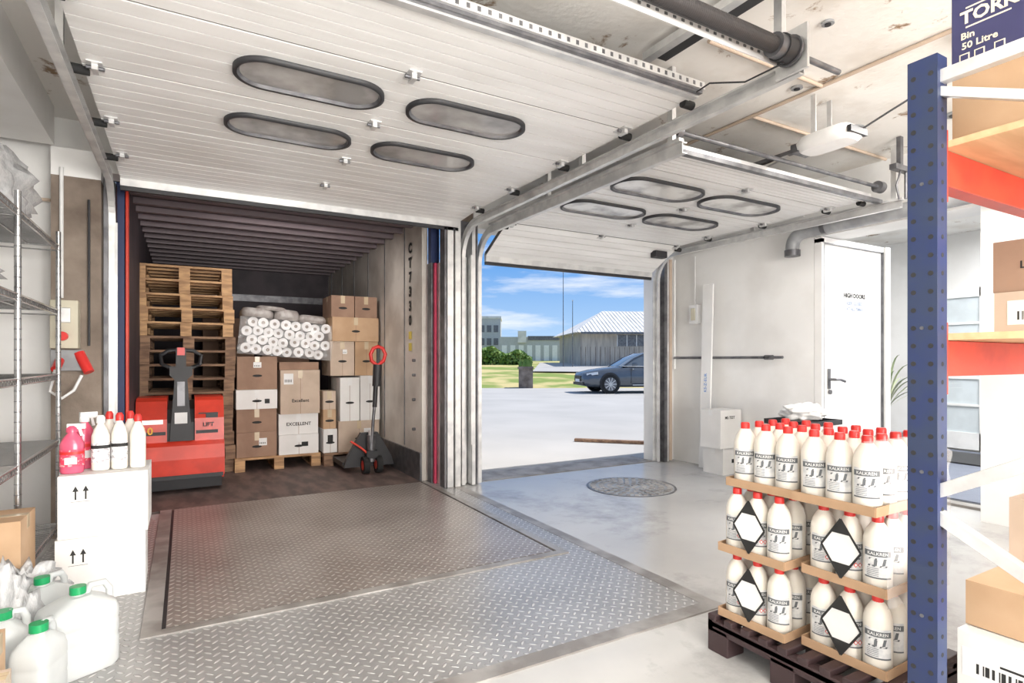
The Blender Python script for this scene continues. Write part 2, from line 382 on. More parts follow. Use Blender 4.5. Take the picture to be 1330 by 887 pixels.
# tracks
def track(b,x,yend,side,zt=2.47,r=.30,yv=5.0):
    pts=[(yend,zt)]
    pts+= [(yv-r,zt)]
    for k in range(1,11):
        a=math.pi/2*k/10; pts.append((yv-r+r*math.sin(a),zt-r+r*math.cos(a)))
    pts.append((yv,0.009))
    def sweep(o0,o1,xa,xb):
        vs=[]
        for i,(y,z) in enumerate(pts):
            if i<=1: n=(0,1)
            elif i>=len(pts)-2: n=(1,0)
            else:
                a=math.pi/2*(i-1)/10; n=(math.sin(a),math.cos(a))
            for (xx,oo) in ((xa,o0),(xb,o0),(xb,o1),(xa,o1)): vs.append((xx,y+n[0]*oo,z+n[1]*oo))
        fs=[]
        for i in range(len(pts)-1):
            for k in range(4): fs.append((i*4+k,i*4+(k+1)%4,(i+1)*4+(k+1)%4,(i+1)*4+k))
        fs+=[(0,1,2,3),tuple(4*(len(pts)-1)+k for k in range(4))]
        b.add(vs,fs,M_galv)
    sweep(-.03,.03,x-.003,x+.003)
    sweep(-.033,-.027,min(x,x+side*.035),max(x,x+side*.035))
    sweep(.027,.033,min(x,x+side*.035),max(x,x+side*.035))
    b.box(x-.02-.01*side,x+.02-.01*side,yend,yv-.3,zt+.032,zt+.05,M_galv)
    b.box(x-.045,x+.045,yv+.034,yv+.046,0.009,2.2,M_galv)
for (x,ye,sd,zt,ys,hx) in ((-.47,1.52,1,2.47,(1.7,3.2),-.50),(2.33,1.52,-1,2.47,(1.62,3.1),2.32),(2.47,2.35,1,2.42,(2.4,3.7),2.44),(4.85,2.35,-1,2.42,(2.4,3.7),4.86)):
    b=MB('door_track'); track(b,x,ye,sd,zt)
    for y in ys: b.box(hx,hx+.03,y,y+.04,zt+.05,CZ-.001,M_galv)
    b.build()

# torsion spring assembly of the left door
M_spring=mat('spring_steel_dark',(.060,.055,.055),.45,.3)
b=MB('torsion_spring_shaft')
sy,sz=1.54,2.53
b.cyl((-.5,sy,sz),(2.62,sy,sz),.013,M_galvd,12)
b.cyl((.6,sy,sz),(2.16,sy,sz),.034,M_spring,18)
for k in range(155):
    x=.6+k*.010
    b.cyl((x,sy,sz),(x+.0065,sy,sz),.0352,M_spring,16)
b.cyl((-.4,sy,sz),(.5,sy,sz),.035,M_spring,18)
b.cyl((2.15,sy,sz),(2.19,sy,sz),.05,M_galvd,20); b.cyl((2.19,sy,sz),(2.25,sy,sz),.057,M_black,20); b.cyl((2.25,sy,sz),(2.265,sy,sz),.065,M_galvd,20)
b.box(2.275,2.29,sy-.07,sy+.08,2.44,2.63,M_galv); b.box(-.45,-.44,sy-.07,sy+.08,2.44,2.63,M_galv)
b.box(-.45,2.275,sy+.055,sy+.060,2.49,2.55,M_label); b.box(-.45,2.275,sy+.060,sy+.10,2.545,2.55,M_galv)
for k in range(60): b.box(-.4+k*.045,-.385+k*.045,sy+.052,sy+.0555,2.515,2.525,M_galvd)
b.tube([(2.22,sy,2.47),(2.2,1.72,2.46),(2.12,1.85,2.49),(2.2,2.0,2.53)],.004,M_black,6)
b.build()
b=MB('reinforcing_truss')
b.box(-.4,2.24,1.985,2.02,2.545,2.58,M_galv); b.box(-.4,2.24,2.0,2.023,2.53,2.545,M_galvd)
for k in range(56): b.box(-.38+k*.047,-.365+k*.047,1.984,1.985,2.553,2.572,M_galvd)
b.build()
b=MB('torsion_shaft')
b.cyl((2.50,2.46,2.56),(4.80,2.46,2.56),.014,M_galvd,12)
b.cyl((4.70,2.46,2.56),(4.76,2.46,2.56),.045,M_galvd,18); b.cyl((2.52,2.46,2.56),(2.56,2.46,2.56),.045,M_galvd,18)
b.box(2.50,4.82,2.48,2.52,2.45,2.478,M_galvd)
b.build()
b=MB('ceiling_rail')
b.box(2.21,2.29,-1.0,2.3,2.84,2.88,M_black); b.box(2.12,2.17,-1,2.3,2.80,2.84,M_galv)
for y in (0,1,2): b.box(2.13,2.27,y,y+.03,2.88,2.899,M_galvd)
b.build()
# door opener
b=MB('door_opener')
b.box(3.56,3.60,2.3,4.9,2.60,2.625,M_galvd)
b.rings([(.085,.16,0),(.105,.18,.02),(.11,.185,.06),(.09,.155,.095)],(3.58,2.17,2.565),M_tube,28,4)
b.box(3.49,3.67,1.975,2.0,2.59,2.63,M_black); b.box(3.50,3.66,2.32,2.38,2.575,2.63,M_galvd)
b.box(3.49,3.50,2.2,2.23,2.64,CZ-.001,M_galv); b.box(3.66,3.67,2.2,2.23,2.64,CZ-.001,M_galv)
b.tube([(3.62,2.0,2.62),(3.68,1.85,2.70),(3.62,1.6,2.74),(3.56,1.38,2.85)],.006,M_black,6)
b.beam((3.58,2.45,2.6),(3.54,2.72,2.54),.03,.012,M_galv)
b.build()
b=MB('ceiling_conduit')
b.tube([(3.4,1.3,2.885),(3.4,2.6,2.885),(3.4,4.6,2.885)],.012,M_kraftl,8); b.box(3.40,3.54,1.22,1.32,2.82,2.899,M_black)
b.tube([(2.4,2.1,2.885),(3.4,2.1,2.885)],.012,M_kraftl,8); b.tube([(3.4,2.6,2.885),(5.1,2.6,2.885)],.012,M_kraftl,8)
b.tube([(2.6,1.0,2.88),(3.5,1.0,2.88),(5.0,1.0,2.88)],.016,M_greyp,8)
b.build()
b=MB('ceiling_socket')
for (x,y,r) in ((4.25,2.4,.09),(3.3,2.2,.035),(4.6,1.9,.06),(2.8,1.7,.03),(3.9,1.4,.04)):
    b.rings([(r,r,-.012),(r*.95,r*.95,-.001)],(x,y,CZ-.001),M_greyp); b.rings([(r*.5,r*.5,-.02),(r*.5,r*.5,-.012)],(x,y,CZ),M_black)
b.build()
b=MB('chain_hoist_bracket'); b.box(4.62,4.84,2.28,2.33,2.64,2.68,M_galvd); b.cyl((4.80,2.30,2.64),(4.80,2.30,2.44),.012,M_galvd); b.tube([(4.72,2.30,2.64),(4.66,2.30,2.52),(4.70,2.30,2.42)],.008,M_galvd,6); b.box(4.70,4.74,2.29,2.32,2.68,CZ-.001,M_galvd); b.build()

# ------------------------------------------------------------ central column cladding
b=MB('steel_column')
for (x,w,m) in ((2.10,.02,M_galvd),(2.13,.06,M_galv),(2.21,.055,M_galv),(2.385,.035,M_galv),(2.43,.015,M_galvd)):
    b.box(x,x+w,4.93,5.045,0.009,2.52,m)
b.box(2.12,2.46,5.046,5.06,0.009,2.55,M_galvd)
b.box(2.36,2.40,4.90,4.93,.4,2.2,M_galv)
b.build()
b=MB('door_post')
b.box(4.905,4.95,4.95,5.045,0,2.5,M_galvd); b.box(4.96,5.0,4.97,5.045,0,2.4,M_galv)
b.build()
b=MB('door_post'); b.box(-.49,-.44,5.06,5.2,0,2.5,M_black); b.box(-.50,-.475,4.95,5.049,0,2.5,M_galvd); b.build()

b=MB('wall_pipes')
b.tube([(5.03,4.98,0.01),(5.03,4.98,2.4)],.022,M_kraftl,10); b.tube([(5.09,4.97,1.1),(5.09,4.97,2.4)],.015,M_tube,10)
b.tube([(5.0,4.9,1.23),(5.1,4.80,1.23),(5.1,3.55,1.23)],.014,M_galvd,8)
b.cyl((5.1,3.75,1.23),(5.1,3.66,1.23),.024,M_galvd,10); b.cyl((5.1,4.5,1.23),(5.1,4.44,1.23),.024,M_galvd,10)
b.cyl((5.1,3.7,1.23),(5.02,3.7,1.23),.012,M_black,8)
b.build()
b=MB('junction_box'); b.box(5.09,5.148,4.62,4.74,1.62,1.84,M_tube); b.box(5.08,5.09,4.65,4.71,1.66,1.8,M_beige); b.tube([(5.12,4.68,1.84),(5.12,4.68,2.4)],.008,M_tube,6); b.build(.004)
b=MB('white_plank'); b.M=Matrix.Translation((5.02,4.45,.0))@Matrix.Rotation(.035,4,'Y'); b.box(-.02,.0,-.07,.07,0.003,2.05,M_white); 
b.text('KS-Z-EUR',.05,FR((-.022,0,.95),(0,0,1),(0,1,0)),mat('blue_ink',(.1,.3,.7),.7)); b.build(.002)
b=MB('vent_pipe')
pts=[(5.03,3.40,2.22),(5.03,3.40,2.28)]
for k in range(1,9):
    a=math.pi/2*k/8; pts.append((5.03,3.40-.12*(1-math.cos(a)),2.28+.12*math.sin(a)))
pts+=[(5.03,2.6,2.41),(5.03,.3,2.43)]
b.tube(pts,.06,M_greyp,20); b.cyl((5.03,3.40,2.19),(5.03,3.40,2.25),.07,M_galvd,20)
for y in (3.1,2.3,1.4): b.cyl((5.03,y,2.41),(5.03,y-.04,2.41),.067,M_galvd,20)
b.build()
b=MB('pipe_run')
b.tube([(5.06,4.95,2.50),(5.06,3.35,2.50)],.018,M_tube,8); b.tube([(5.06,4.95,2.57),(5.06,3.3,2.57)],.018,M_tube,8); b.build()

# ------------------------------------------------------------ left wall things
b=MB('plug_socket_box')
b.box(-.77,-.62,4.76,4.858,1.28,1.60,M_beige); b.box(-.74,-.66,4.75,4.76,1.45,1.55,M_galv)
b.cyl((-.70,4.76,1.36),(-.70,4.72,1.36),.03,M_redcap,16)
b.box(-.77,-.60,4.78,4.858,1.13,1.27,M_greyp); b.cyl((-.62,4.80,1.25),(-.56,4.76,1.12),.032,M_redcap,14); b.cyl((-.72,4.78,1.2),(-.73,4.70,1.14),.026,M_redcap,14)
b.tube([(-.73,4.70,1.14),(-.76,4.70,1.0),(-.70,4.71,.95),(-.64,4.74,1.0),(-.60,4.76,1.1)],.010,M_tube,8)
b.build(.004)
b=MB('wall_conduit'); b.tube([(-.72,4.84,1.62),(-.72,4.84,2.5)],.012,M_tube,8); b.tube([(-.57,4.84,1.3),(-.57,4.84,2.3)],.008,M_black,6)
b.tube([(-1.15,5.0,2.3),(-.8,4.98,2.3)],.012,M_kraftl,6); b.build()

# wire shelf
b=MB('wire_shelf_rack')
X0,X1=-1.15,-.70
for y in (4.6,3.58,2.55):
    for x in (X0,X1):
        b.cyl((x,y,0.007),(x,y,2.02),.014,M_chrome,10)
        for k in range(38): b.cyl((x,y,.05+k*.05),(x,y,.053+k*.05),.0155,M_galvd,8)
for z in (.16,.69,1.11,1.52,1.93):
    for (xa,xb,ya,yb) in ((X1,X1,2.55,4.6),(X0,X0,2.55,4.6),(X0,X1,4.6,4.6),(X0,X1,3.58,3.58)):
        b.cyl((xa,ya,z),(xb,yb,z),.006,M_chrome,6); b.cyl((xa,ya,z-.03),(xb,yb,z-.03),.0045,M_chrome,6)
    n=40
    for k in range(n):
        ya=2.55+2.05*k/n; yb=2.55+2.05*(k+.5)/n; yc=2.55+2.05*(k+1)/n
        b.cyl((X1,ya,z-.03),(X1,yb,z),.0028,M_chrome,4); b.cyl((X1,yb,z),(X1,yc,z-.03),.0028,M_chrome,4)
    for k in range(70):
        y=2.56+k*.0295; b.cyl((X0,y,z+.004),(X1,y,z+.004),.0025,M_chrome,4)
    for x in (-1.0,-.85): b.cyl((x,2.55,z-.004),(x,4.6,z-.004),.004,M_chrome,5)
b.build()

def cbox(name,x0,x1,y0,y1,z0,z1,m,label=None,rot=0,tape=True,arrows=False,txt=None,face='y'):
    cx,cy=(x0+x1)/2,(y0+y1)/2
    b=MB(name,Matrix.Translation((cx,cy,z0))@Matrix.Rotation(rot,4,'Z'))
    w,d,h=(x1-x0)/2,(y1-y0)/2,z1-z0
    b.box(-w,w,-d,d,0,h,m)
    b.box(-w,w,-.0015,.0015,h,h+.0012,M_kraftd if m is not M_wbox else M_greyp)
    if tape:
        tm=M_tape if m is not M_wbox else M_label
        b.box(-w-.0008,w+.0008,-.025,.025,h,h+.001,tm); b.box(-w-.001,-w,-.025,.025,h-.06,h,tm); b.box(w,w+.001,-.025,.025,h-.06,h,tm)
        if face=='y' and name=='cargo_carton' and h>.2:
            b.box(-.024,.024,-d-.001,-d,h-.09,h,tm); b.box(-.002,.002,-d-.0006,-d,.0,h,M_kraftd)
            if not txt: b.ext([(.05*math.cos(t)-.0,h*.42+.014*math.sin(t)) for t in [k*math.pi/5 for k in range(10)]],'y',-d-.0012,-d,M_ink)
    if label:
        lx,lz,lw,lh=label
        if face=='y': b.box(lx*w-lw/2,lx*w+lw/2,-d-.0012,-d,lz*h-lh/2,lz*h+lh/2,M_label if m is not M_wbox else M_ink)
        else: b.box(-w-.0012,-w,lx*d-lw/2,lx*d+lw/2,lz*h-lh/2,lz*h+lh/2,M_label)
        if face=='y' and m is not M_wbox:
            for k in range(5): b.box(lx*w-lw*.4+k*lw*.16,lx*w-lw*.4+k*lw*.16+lw*.07,-d-.0018,-d-.0012,lz*h-lh*.3,lz*h-lh*.05,M_ink)
        if face=='x':
            for k in range(14): b.box(-w-.0018,-w-.0012,lx*d-lw*.4+k*lw*.055,lx*d-lw*.4+k*lw*.055+lw*(.015+.015*(k%3)),lz*h-lh*.3,lz*h+lh*.05,M_ink)
            b.box(-w-.0018,-w-.0012,lx*d-lw*.4,lx*d+lw*.1,lz*h+lh*.18,lz*h+lh*.26,M_ink)
    if arrows:
        for ax in ((-.62,-.40) if face=='y' else (.2,-.1)):
            o=(ax*w,-d-.0005,h*.76) if face=='y' else (-w-.0005,ax*d,h*.45)
            T=facingY(o) if face=='y' else facingX(o)
            s=.05 if h>.2 else .035
            b.add([(-.25*s,-.1*s,0),(-.07*s,-.1*s,.0),(-.07*s,-.9*s,0),(.07*s,-.9*s,0),(.07*s,-.1*s,0),(.25*s,-.1*s,0),(0,.45*s,0)],[(0,1,4,5,6),(1,2,3,4)],M_ink,False,T)
        if face=='y': b.box(-.72*w,-.3*w,-d-.001,-d,h*.58,h*.585,M_ink)
    if txt:
        b.text(txt[0],txt[1],facingY((txt[2]*w,-d-.001,txt[3]*h)) if face=='y' else facingX((-w-.001,txt[2]*d,txt[3]*h)),M_ink,bold=.02)
    return b.build(.003)
def pallet(name,x0,x1,y0,y1,z0,m,n=5,rot=0):
    b=MB(name,Matrix.Translation(((x0+x1)/2,(y0+y1)/2,z0))@Matrix.Rotation(rot,4,'Z')); w,d=(x1-x0)/2,(y1-y0)/2
    add_pallet(b,w,d,0,m); return b.build()
def add_pallet(b,w,d,z,m):
    bw=.09
    for i in range(5):
        y=-d+bw/2+(2*d-bw)*i/4; b.box(-w,w,y-bw/2,y+bw/2,z+.122,z+.144,m)
    for x in (-w+.05,0,w-.05): b.box(x-.05,x+.05,-d,d,z+.1,z+.122,m)
    for x in (-w+.05,0,w-.05):
        for y in (-d+.05,0,d-.05): b.box(x-.05,x+.05,y-.05,y+.05,z+.022,z+.1,m)
    for x in (-w+.05,0,w-.05): b.box(x-.05,x+.05,-d,d,z,z+.022,m)

cbox('white_carton',-.55,-.18,3.50,3.86,0.0065,.325,M_wbox,arrows=True,rot=.02)
cbox('white_carton',-.535,-.165,3.49,3.85,.3275,.635,M_wbox,arrows=True)

def bottle(name,x,y,z,bm,cm,lab,r=.036,h=.26,pump=False,rot=0):
    b=MB(name,Matrix.Translation((x,y,z))@Matrix.Rotation(rot,4,'Z'))
    b.rings([(r*.9,r*.7,0),(r,r*.8,.01),(r,r*.8,h*.62),(r*.75,r*.65,h*.74),(r*.38,r*.38,h*.84),(r*.38,r*.38,h*.88)],(0,0,0),bm,20,2.4)
    b.rings([(r*.5,r*.5,h*.86),(r*.5,r*.5,h*.95),(r*.3,r*.3,h)],(0,0,0),cm,14)
    if lab:
        b.rings([(r*1.015,r*.815,h*.15),(r*1.015,r*.815,h*.5)],(0,0,0),lab,20,2.4)
        b.rings([(r*1.02,r*.82,h*.40),(r*1.02,r*.82,h*.46)],(0,0,0),M_redcap if lab is M_plab else M_ink,20,2.4)
        b.box(-r*.5,r*.5,-r*.86,-r*.80,h*.2,h*.34,M_label)
    if pump:
        b.box(-.02,.055,-.012,.012,h*.93,h*1.04,M_label); b.beam((.03,0,h*.94),(.04,0,h*.78),.012,.012,M_label)
    return b.build()
M_plab=mat('red_label',(.80,.06,.12),.5,col2=(.85,.4,.42),scale=60,lo=.40,hi=.42)
M_glab=mat('grey_label',(.78,.78,.78),.5,col2=(.42,.40,.42),scale=70,lo=.42,hi=.47)
BZ=.638
bottle('spray_bottle',-.49,3.58,BZ,M_pink,M_pink,M_plab,.05,.235,True)
bottle('spray_bottle',-.455,3.70,BZ,M_pink,M_label,M_plab,.045,.28,True,.4)
bottle('detergent_bottle',-.375,3.60,BZ,M_bottle,M_label,M_glab,.04,.28)
bottle('detergent_bottle',-.35,3.72,BZ,M_bottle,M_redcap,M_glab,.036,.29)
bottle('detergent_bottle',-.295,3.60,BZ,M_bottle,M_redcap,M_glab,.036,.29)
bottle('detergent_bottle',-.255,3.70,BZ,M_bottle,M_redcap,None,.036,.29)
bottle('detergent_bottle',-.215,3.6,BZ,M_bottle,M_redcap,None,.036,.28)

def jug(name,x,y,z=0.007,w=.10,d=.075,h=.29,rot=0,cap=M_green):
    b=MB(name,Matrix.Translation((x,y,z))@Matrix.Rotation(rot,4,'Z'))
    b.rings([(w*.92,d*.92,0),(w,d,.015),(w,d,.10*h/.29),(w*.975,d*.975,.11*h/.29),(w,d,.12*h/.29),(w,d,h*.55),(w*.975,d*.975,h*.57),(w,d,h*.59),(w,d,h*.70),(w*.93,d*.9,h*.78),(w*.55,d*.6,h*.86),(w*.3,d*.42,h*.9)],(0,0,0),M_jug,32,4.5)
    b.cyl((w*.0,0,h*.88),(0,0,h*.93),.024,M_jug); b.cyl((0,0,h*.92),(0,0,h*1.01),.027,cap,20)
    b.tube([(w*.2,0,h*.86),(w*.35,0,h*.98),(w*.75,0,h*.97),(w*.9,0,h*.88),(w*.92,0,h*.74)],.013,M_jug,10)
    return b.build()
jug('plastic_jug',-.36,2.76,w=.12,d=.10,h=.315,rot=.5)
jug('plastic_jug',-.51,3.00,w=.11,d=.09,h=.30,rot=.9)
jug('plastic_jug',-.43,2.48,w=.075,d=.06,h=.30,rot=1.2)
jug('plastic_jug',-.56,2.66,w=.07,d=.06,h=.30,rot=.3)
cbox('cardboard_box',-.98,-.62,3.22,3.50,.168,.50,M_kraft,label=(.2,.55,.12,.15))
cbox('cardboard_box',-.62,-.50,2.28,2.40,0.007,.34,M_kraft)
cbox('cardboard_box',-.56,-.46,2.18,2.275,0.007,.26,M_kraftl)

def blob(name,c,s,m,seed=0,amp=.35,freq=2.5,sub=4,flat=False):
    import bmesh
    bm=bmesh.new(); bmesh.ops.create_icosphere(bm,subdivisions=sub,radius=1)
    for v in bm.verts:
        d=v.co.normalized()
        n=abs(noise.noise(d*freq+Vector((seed*7.1,seed,3))))+.5*abs(noise.noise(d*freq*2.3+Vector((seed,2,seed))))
        v.co=d*(1-amp*.5+amp*n*1.5)
        if v.co.z<-.7: v.co.z=-.7
    me=bpy.data.meshes.new(name); bm.to_mesh(me); bm.free()
    for p in me.polygons: p.use_smooth=True
    me.materials.append(m); o=bpy.data.objects.new(name,me); o.location=c; o.scale=s; scene.collection.objects.link(o); return o
blob('plastic_bag',(-.58,3.10,.14),(.11,.10,.19),M_plast,1,.7,2.0)
blob('plastic_bag',(-.60,2.84,.17),(.08,.11,.22),M_plast,2,.7,2.0)
blob('plastic_wrapped_parcel',(-.92,3.95,2.11),(.17,.5,.24),M_plast,3,.6,2.2)
blob('plastic_wrapped_parcel',(-.92,3.05,2.12),(.17,.34,.26),M_plast,4,.6,2.2)
blob('plastic_wrapped_parcel',(-.90,3.2,1.62),(.16,.28,.12),M_plast,5,.6,2)

# ------------------------------------------------------------ truck cargo box
b=MB('truck_cargo_box')
TX0,TX1,TY0,TY1,TZ=-.39,2.04,5.36,9.6,2.62
b.box(TX0-.06,TX1+.06,TY0-.05,TY1,-.015,.004,M_truckfloor)
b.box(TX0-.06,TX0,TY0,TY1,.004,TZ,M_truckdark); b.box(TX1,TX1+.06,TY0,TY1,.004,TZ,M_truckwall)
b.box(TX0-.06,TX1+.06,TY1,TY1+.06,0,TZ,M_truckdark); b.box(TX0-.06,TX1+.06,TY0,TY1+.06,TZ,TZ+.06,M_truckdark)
rib=mat('truck_roof_rib',(.19,.15,.165),.5)
for k in range(13): b.box(TX0,TX1,TY0+.25+k*.32,TY0+.31+k*.32,TZ-.05,TZ,rib)
for k in range(6): b.box(TX1-.006,TX1,TY0+.5+k*.7,TY0+.52+k*.7,.3,TZ,M_galvd)
b.box(TX1-.02,TX1,TY0,TY1,0,.28,M_galvd); b.box(TX0,TX0+.02,TY0,TY1,0,.28,M_galvd)
b.box(TX0,TX1,TY1-.05,TY1-.01,2.1,2.2,M_galvd)
for i,ch in enumerate('CT7330'): b.text(ch,.14,facingX((TX1-.009,5.68,2.36-i*.15)),M_ink,bold=.05)
yl=mat('yellow_label',(.75,.6,.1),.5)
b.box(TX1-.01,TX1-.006,5.64,5.72,1.42,1.50,yl); b.box(TX1-.01,TX1-.006,5.64,5.72,1.30,1.38,yl)
for z in (1.05,1.2,.8,.5): b.cyl((TX1-.03,5.55,z),(TX1,5.55,z),.015,M_galvd)
b.build()
b=MB('dock_bumper_post'); b.box(-.455,-.40,5.27,5.35,0,2.56,M_bluep); b.box(-.395,-.375,5.27,5.35,.0,2.5,M_red); b.build(.004)
b=MB('dock_bumper_post'); b.box(2.08,2.16,5.22,5.30,2.15,2.56,M_bluep); b.box(2.075,2.095,5.20,5.30,.0,2.15,M_galvd); b.box(2.11,2.135,5.20,5.30,0,2.15,mat('red_post',(.72,.07,.15),.5)); b.box(2.14,2.17,5.15,5.30,0,2.15,M_galv); b.build(.004)
b=MB('dock_shelter'); b.box(-.48,2.2,5.26,5.33,2.57,2.9,M_black); b.box(2.17,2.2,5.3,5.5,0,2.6,M_black); b.box(-.52,-.48,5.26,5.5,0,2.6,M_black); b.build()

b=MB('wooden_pallet_stack')
for k in range(15):
    b.M=Matrix.Translation((.02+random.uniform(-.02,.02),7.4+random.uniform(-.03,.03),.006))@Matrix.Rotation(random.uniform(-.012,.012),4,'Z')
    add_pallet(b,.44,.6,k*.1445,M_wood if k>9 else M_woodd)  # lit top pallets and shaded lower ones put into the wood colour
b.build()
# electric pallet truck
b=MB('electric_pallet_truck',Matrix.Translation((-.03,6.0,.006)))
prof=[(0.02,.10),(0.0,.30),(.03,.66),(.10,.82),(.16,.85),(.52,.85),(.56,.10)]
b.ext(prof,'x',-.35,-.11,M_red); b.ext(prof,'x',.11,.35,M_red)
b.ext([(0.05,.10),(0.04,.30),(.08,.62),(.14,.74),(.5,.80),(.55,.10)],'x',-.11,.11,M_black)
b.ext([(-.03,.03),(-.05,.22),(-.02,.34),(.02,.36),(.3,.36),(.3,.03)],'x',-.33,.33,M_black)
b.ext([(-.054,.14),(-.062,.30),(-.03,.42),(.02,.46),(.02,.14)],'x',-.352,.352,M_red)
b.box(-.34,.34,-.066,-.05,.125,.16,M_black)
b.box(-.30,-.12,.012,.02,.52,.55,M_black); b.box(.12,.30,.012,.02,.52,.55,M_black)
b.box(.20,.30,.03,.04,.66,.70,M_black); b.box(-.30,-.14,.008,.028,.62,.66,M_galv)
for (x0,x1) in ((-.27,-.1),(.1,.27)): b.box(x0,x1,.56,.78,.08,.13,M_black)
b.cyl((-.04,.25,.10),(.04,.25,.10),.10,M_tyre,20)
b.ext([(-.09,.46),(.09,.46),(.05,1.02),(.09,1.06),(.09,1.14),(-.09,1.14),(-.09,1.06),(-.05,1.02)],'y',.0,.07,M_black)
b.box(-.03,.03,-.005,.0,.78,1.0,M_galvd); b.box(-.05,.05,-.008,0,.62,.72,M_label)
b.tube([(-.07,.03,1.12),(-.15,.02,1.16),(-.16,.02,1.24),(-.10,.02,1.28),(0,.02,1.29),(.10,.02,1.28),(.16,.02,1.24),(.15,.02,1.16),(.07,.03,1.12)],.018,M_black,8)
b.box(-.04,.04,-.02,.05,1.13,1.30,M_black); b.box(-.03,.03,-.035,.0,1.24,1.31,M_redcap)
b.text('10',.09,facingY((-.26,-.004,.56)),mat('orange_ink',(.9,.45,.05),.5),bold=.03)
b.box(.14,.30,.008,.02,.70,.71,M_black)
b.text('LIFT',.05,facingY((.22,.0,.60)),M_black,bold=.02)
b.build(.012)
# cargo pallet with boxes
pallet('wooden_pallet',.46,1.34,6.72,7.9,.006,M_wood)
Z=.152
cbox('cargo_carton',.48,.88,6.76,7.3,Z,.42,M_kraftd,label=(.3,.6,.08,.08))
cbox('cargo_carton',.48,.88,6.77,7.3,.422,.67,M_kraftd)
cbox('cargo_carton',.47,.88,6.75,7.3,.672,.88,M_wbox,label=(.5,.4,.05,.05),rot=.015)
cbox('cargo_carton',.49,.89,6.77,7.3,.882,1.24,M_kraftd,label=(0,.75,.08,.06),rot=-.02)
cbox('cargo_carton',.90,1.32,6.74,7.3,Z,.37,M_wbox,label=(.3,.5,.07,.05))
cbox('cargo_carton',.90,1.32,6.76,7.3,.372,.60,M_wbox,txt=('EXCELLENT',.05,0,.5))
cbox('cargo_carton',.91,1.33,6.74,7.3,.602,1.09,M_kraftl,label=(-.6,.8,.10,.12),txt=('Excellent',.05,0,.3),rot=.02)
cbox('cargo_carton',.91,1.33,6.78,7.3,1.092,1.18,M_kraftd)
b=MB('toilet_roll_stack',Matrix.Translation((.50,6.78,1.285))@Matrix.Rotation(.085,4,'Y'))
for row in range(4):
    n=8
    for k in range(n):
        x=.055+k*.111+(.055 if row%2 else 0)+random.uniform(-.010,.010); z=.056+row*.098+random.uniform(-.010,.010)
        y=random.uniform(-.05,.05)
        b.cyl((x,y,z),(x+random.uniform(-.02,.02),.42,z),.054,M_paper,18); b.cyl((x,y-.001,z),(x,y+.01,z),.019,M_core,10)
M_film2=mat('frosted_film',(.50,.47,.45),.25,col2=(.34,.31,.29),scale=14,alpha=.9,bump=.5,bscale=30)
for (fx,fw,fz,ft) in ((.16,.17,.40,.10),(.46,.14,.40,.12),(.74,.16,.40,.09),(.30,.16,.49,.05)):
    b.rings([(fw*.95,.22,0),(fw,.24,.03),(fw*.98,.24,ft*.7),(fw*.85,.20,ft)],(fx,.22,fz),M_film2,24,4)
# loose wrap over the front of the lower rolls
vs=[];fs=[]
for i in range(31):
    for j in range(9):
        u=i/30; v=j/8; vs.append((-.02+.98*u,-.065-.02*noise.noise(Vector((u*9,v*4,2))),-.01+.40*v))
for i in range(30):
    for j in range(8): fs.append((i*9+j,(i+1)*9+j,(i+1)*9+j+1,i*9+j+1))
b.add(vs,fs,M_film,True)
b.build()
pallet('wooden_pallet',1.36,2.0,6.62,7.8,.006,M_woodd)
cbox('cargo_carton',1.36,1.51,6.66,7.0,.152,.42,M_wbox,label=(0,.6,.06,.08))
cbox('cargo_carton',1.36,1.5,6.67,7.0,.422,.64,M_kraft); cbox('cargo_carton',1.36,1.5,6.68,7.0,.642,.85,M_kraftl)
cbox('cargo_carton',1.52,1.99,6.63,7.1,.152,.50,M_kraftl,label=(.4,.6,.08,.1))
cbox('cargo_carton',1.54,1.76,6.64,7.1,.502,1.0,M_wbox); cbox('cargo_carton',1.77,2.0,6.64,7.1,.502,1.02,M_wbox)
cbox('cargo_carton',1.45,1.72,6.72,7.2,1.022,1.42,M_kraftl,label=(.2,.7,.05,.05)); cbox('cargo_carton',1.73,2.0,6.72,7.2,1.022,1.42,M_kraft)
cbox('cargo_carton',1.46,2.0,6.70,7.2,1.422,1.70,M_kraft,rot=.02); cbox('cargo_carton',1.46,1.72,6.72,7.2,1.702,1.95,M_kraftd); cbox('cargo_carton',1.73,1.99,6.72,7.2,1.702,1.95,M_kraftd)
cbox('cargo_carton',.9,1.5,8.3,8.9,.01,1.6,M_kraftd); cbox('cargo_carton',.2,.8,8.3,8.9,.01,1.75,M_kraftd)
# hand pallet jack
b=MB('hand_pallet_jack',Matrix.Translation((1.72,6.02,.006)))
for (x0,x1) in ((-.27,-.11),(.11,.27)): b.box(x0,x1,.12,.58,.06,.11,M_black)
b.ext([(-.27,.06),(.27,.06),(.24,.16),(.09,.42),(-.09,.42),(-.24,.16)],'y',.06,.12,M_black)
b.cyl((0,.0,.12),(0,.0,.40),.045,M_galvd,14); b.cyl((0,0,.40),(0,0,.45),.03,M_galv,12)
for x in (-.07,.07): 
    b.cyl((x-.03,-.03,.09),(x+.03,-.03,.09),.09,M_tyre,20); b.cyl((x-.031,-.03,.09),(x+.031,-.03,.09),.05,M_red,14)
b.box(-.06,.06,-.06,.02,.16,.24,M_black)
b.tube([(0,-.03,.32),(.01,-.04,.55),(.025,-.045,.72)],.017,M_galvd,8)
b.tube([(.025,-.045,.70),(.045,-.05,1.15)],.024,M_black,10)
b.tube([(.045,-.05,.92),(.055,-.05,1.15)],.046,M_black,10)
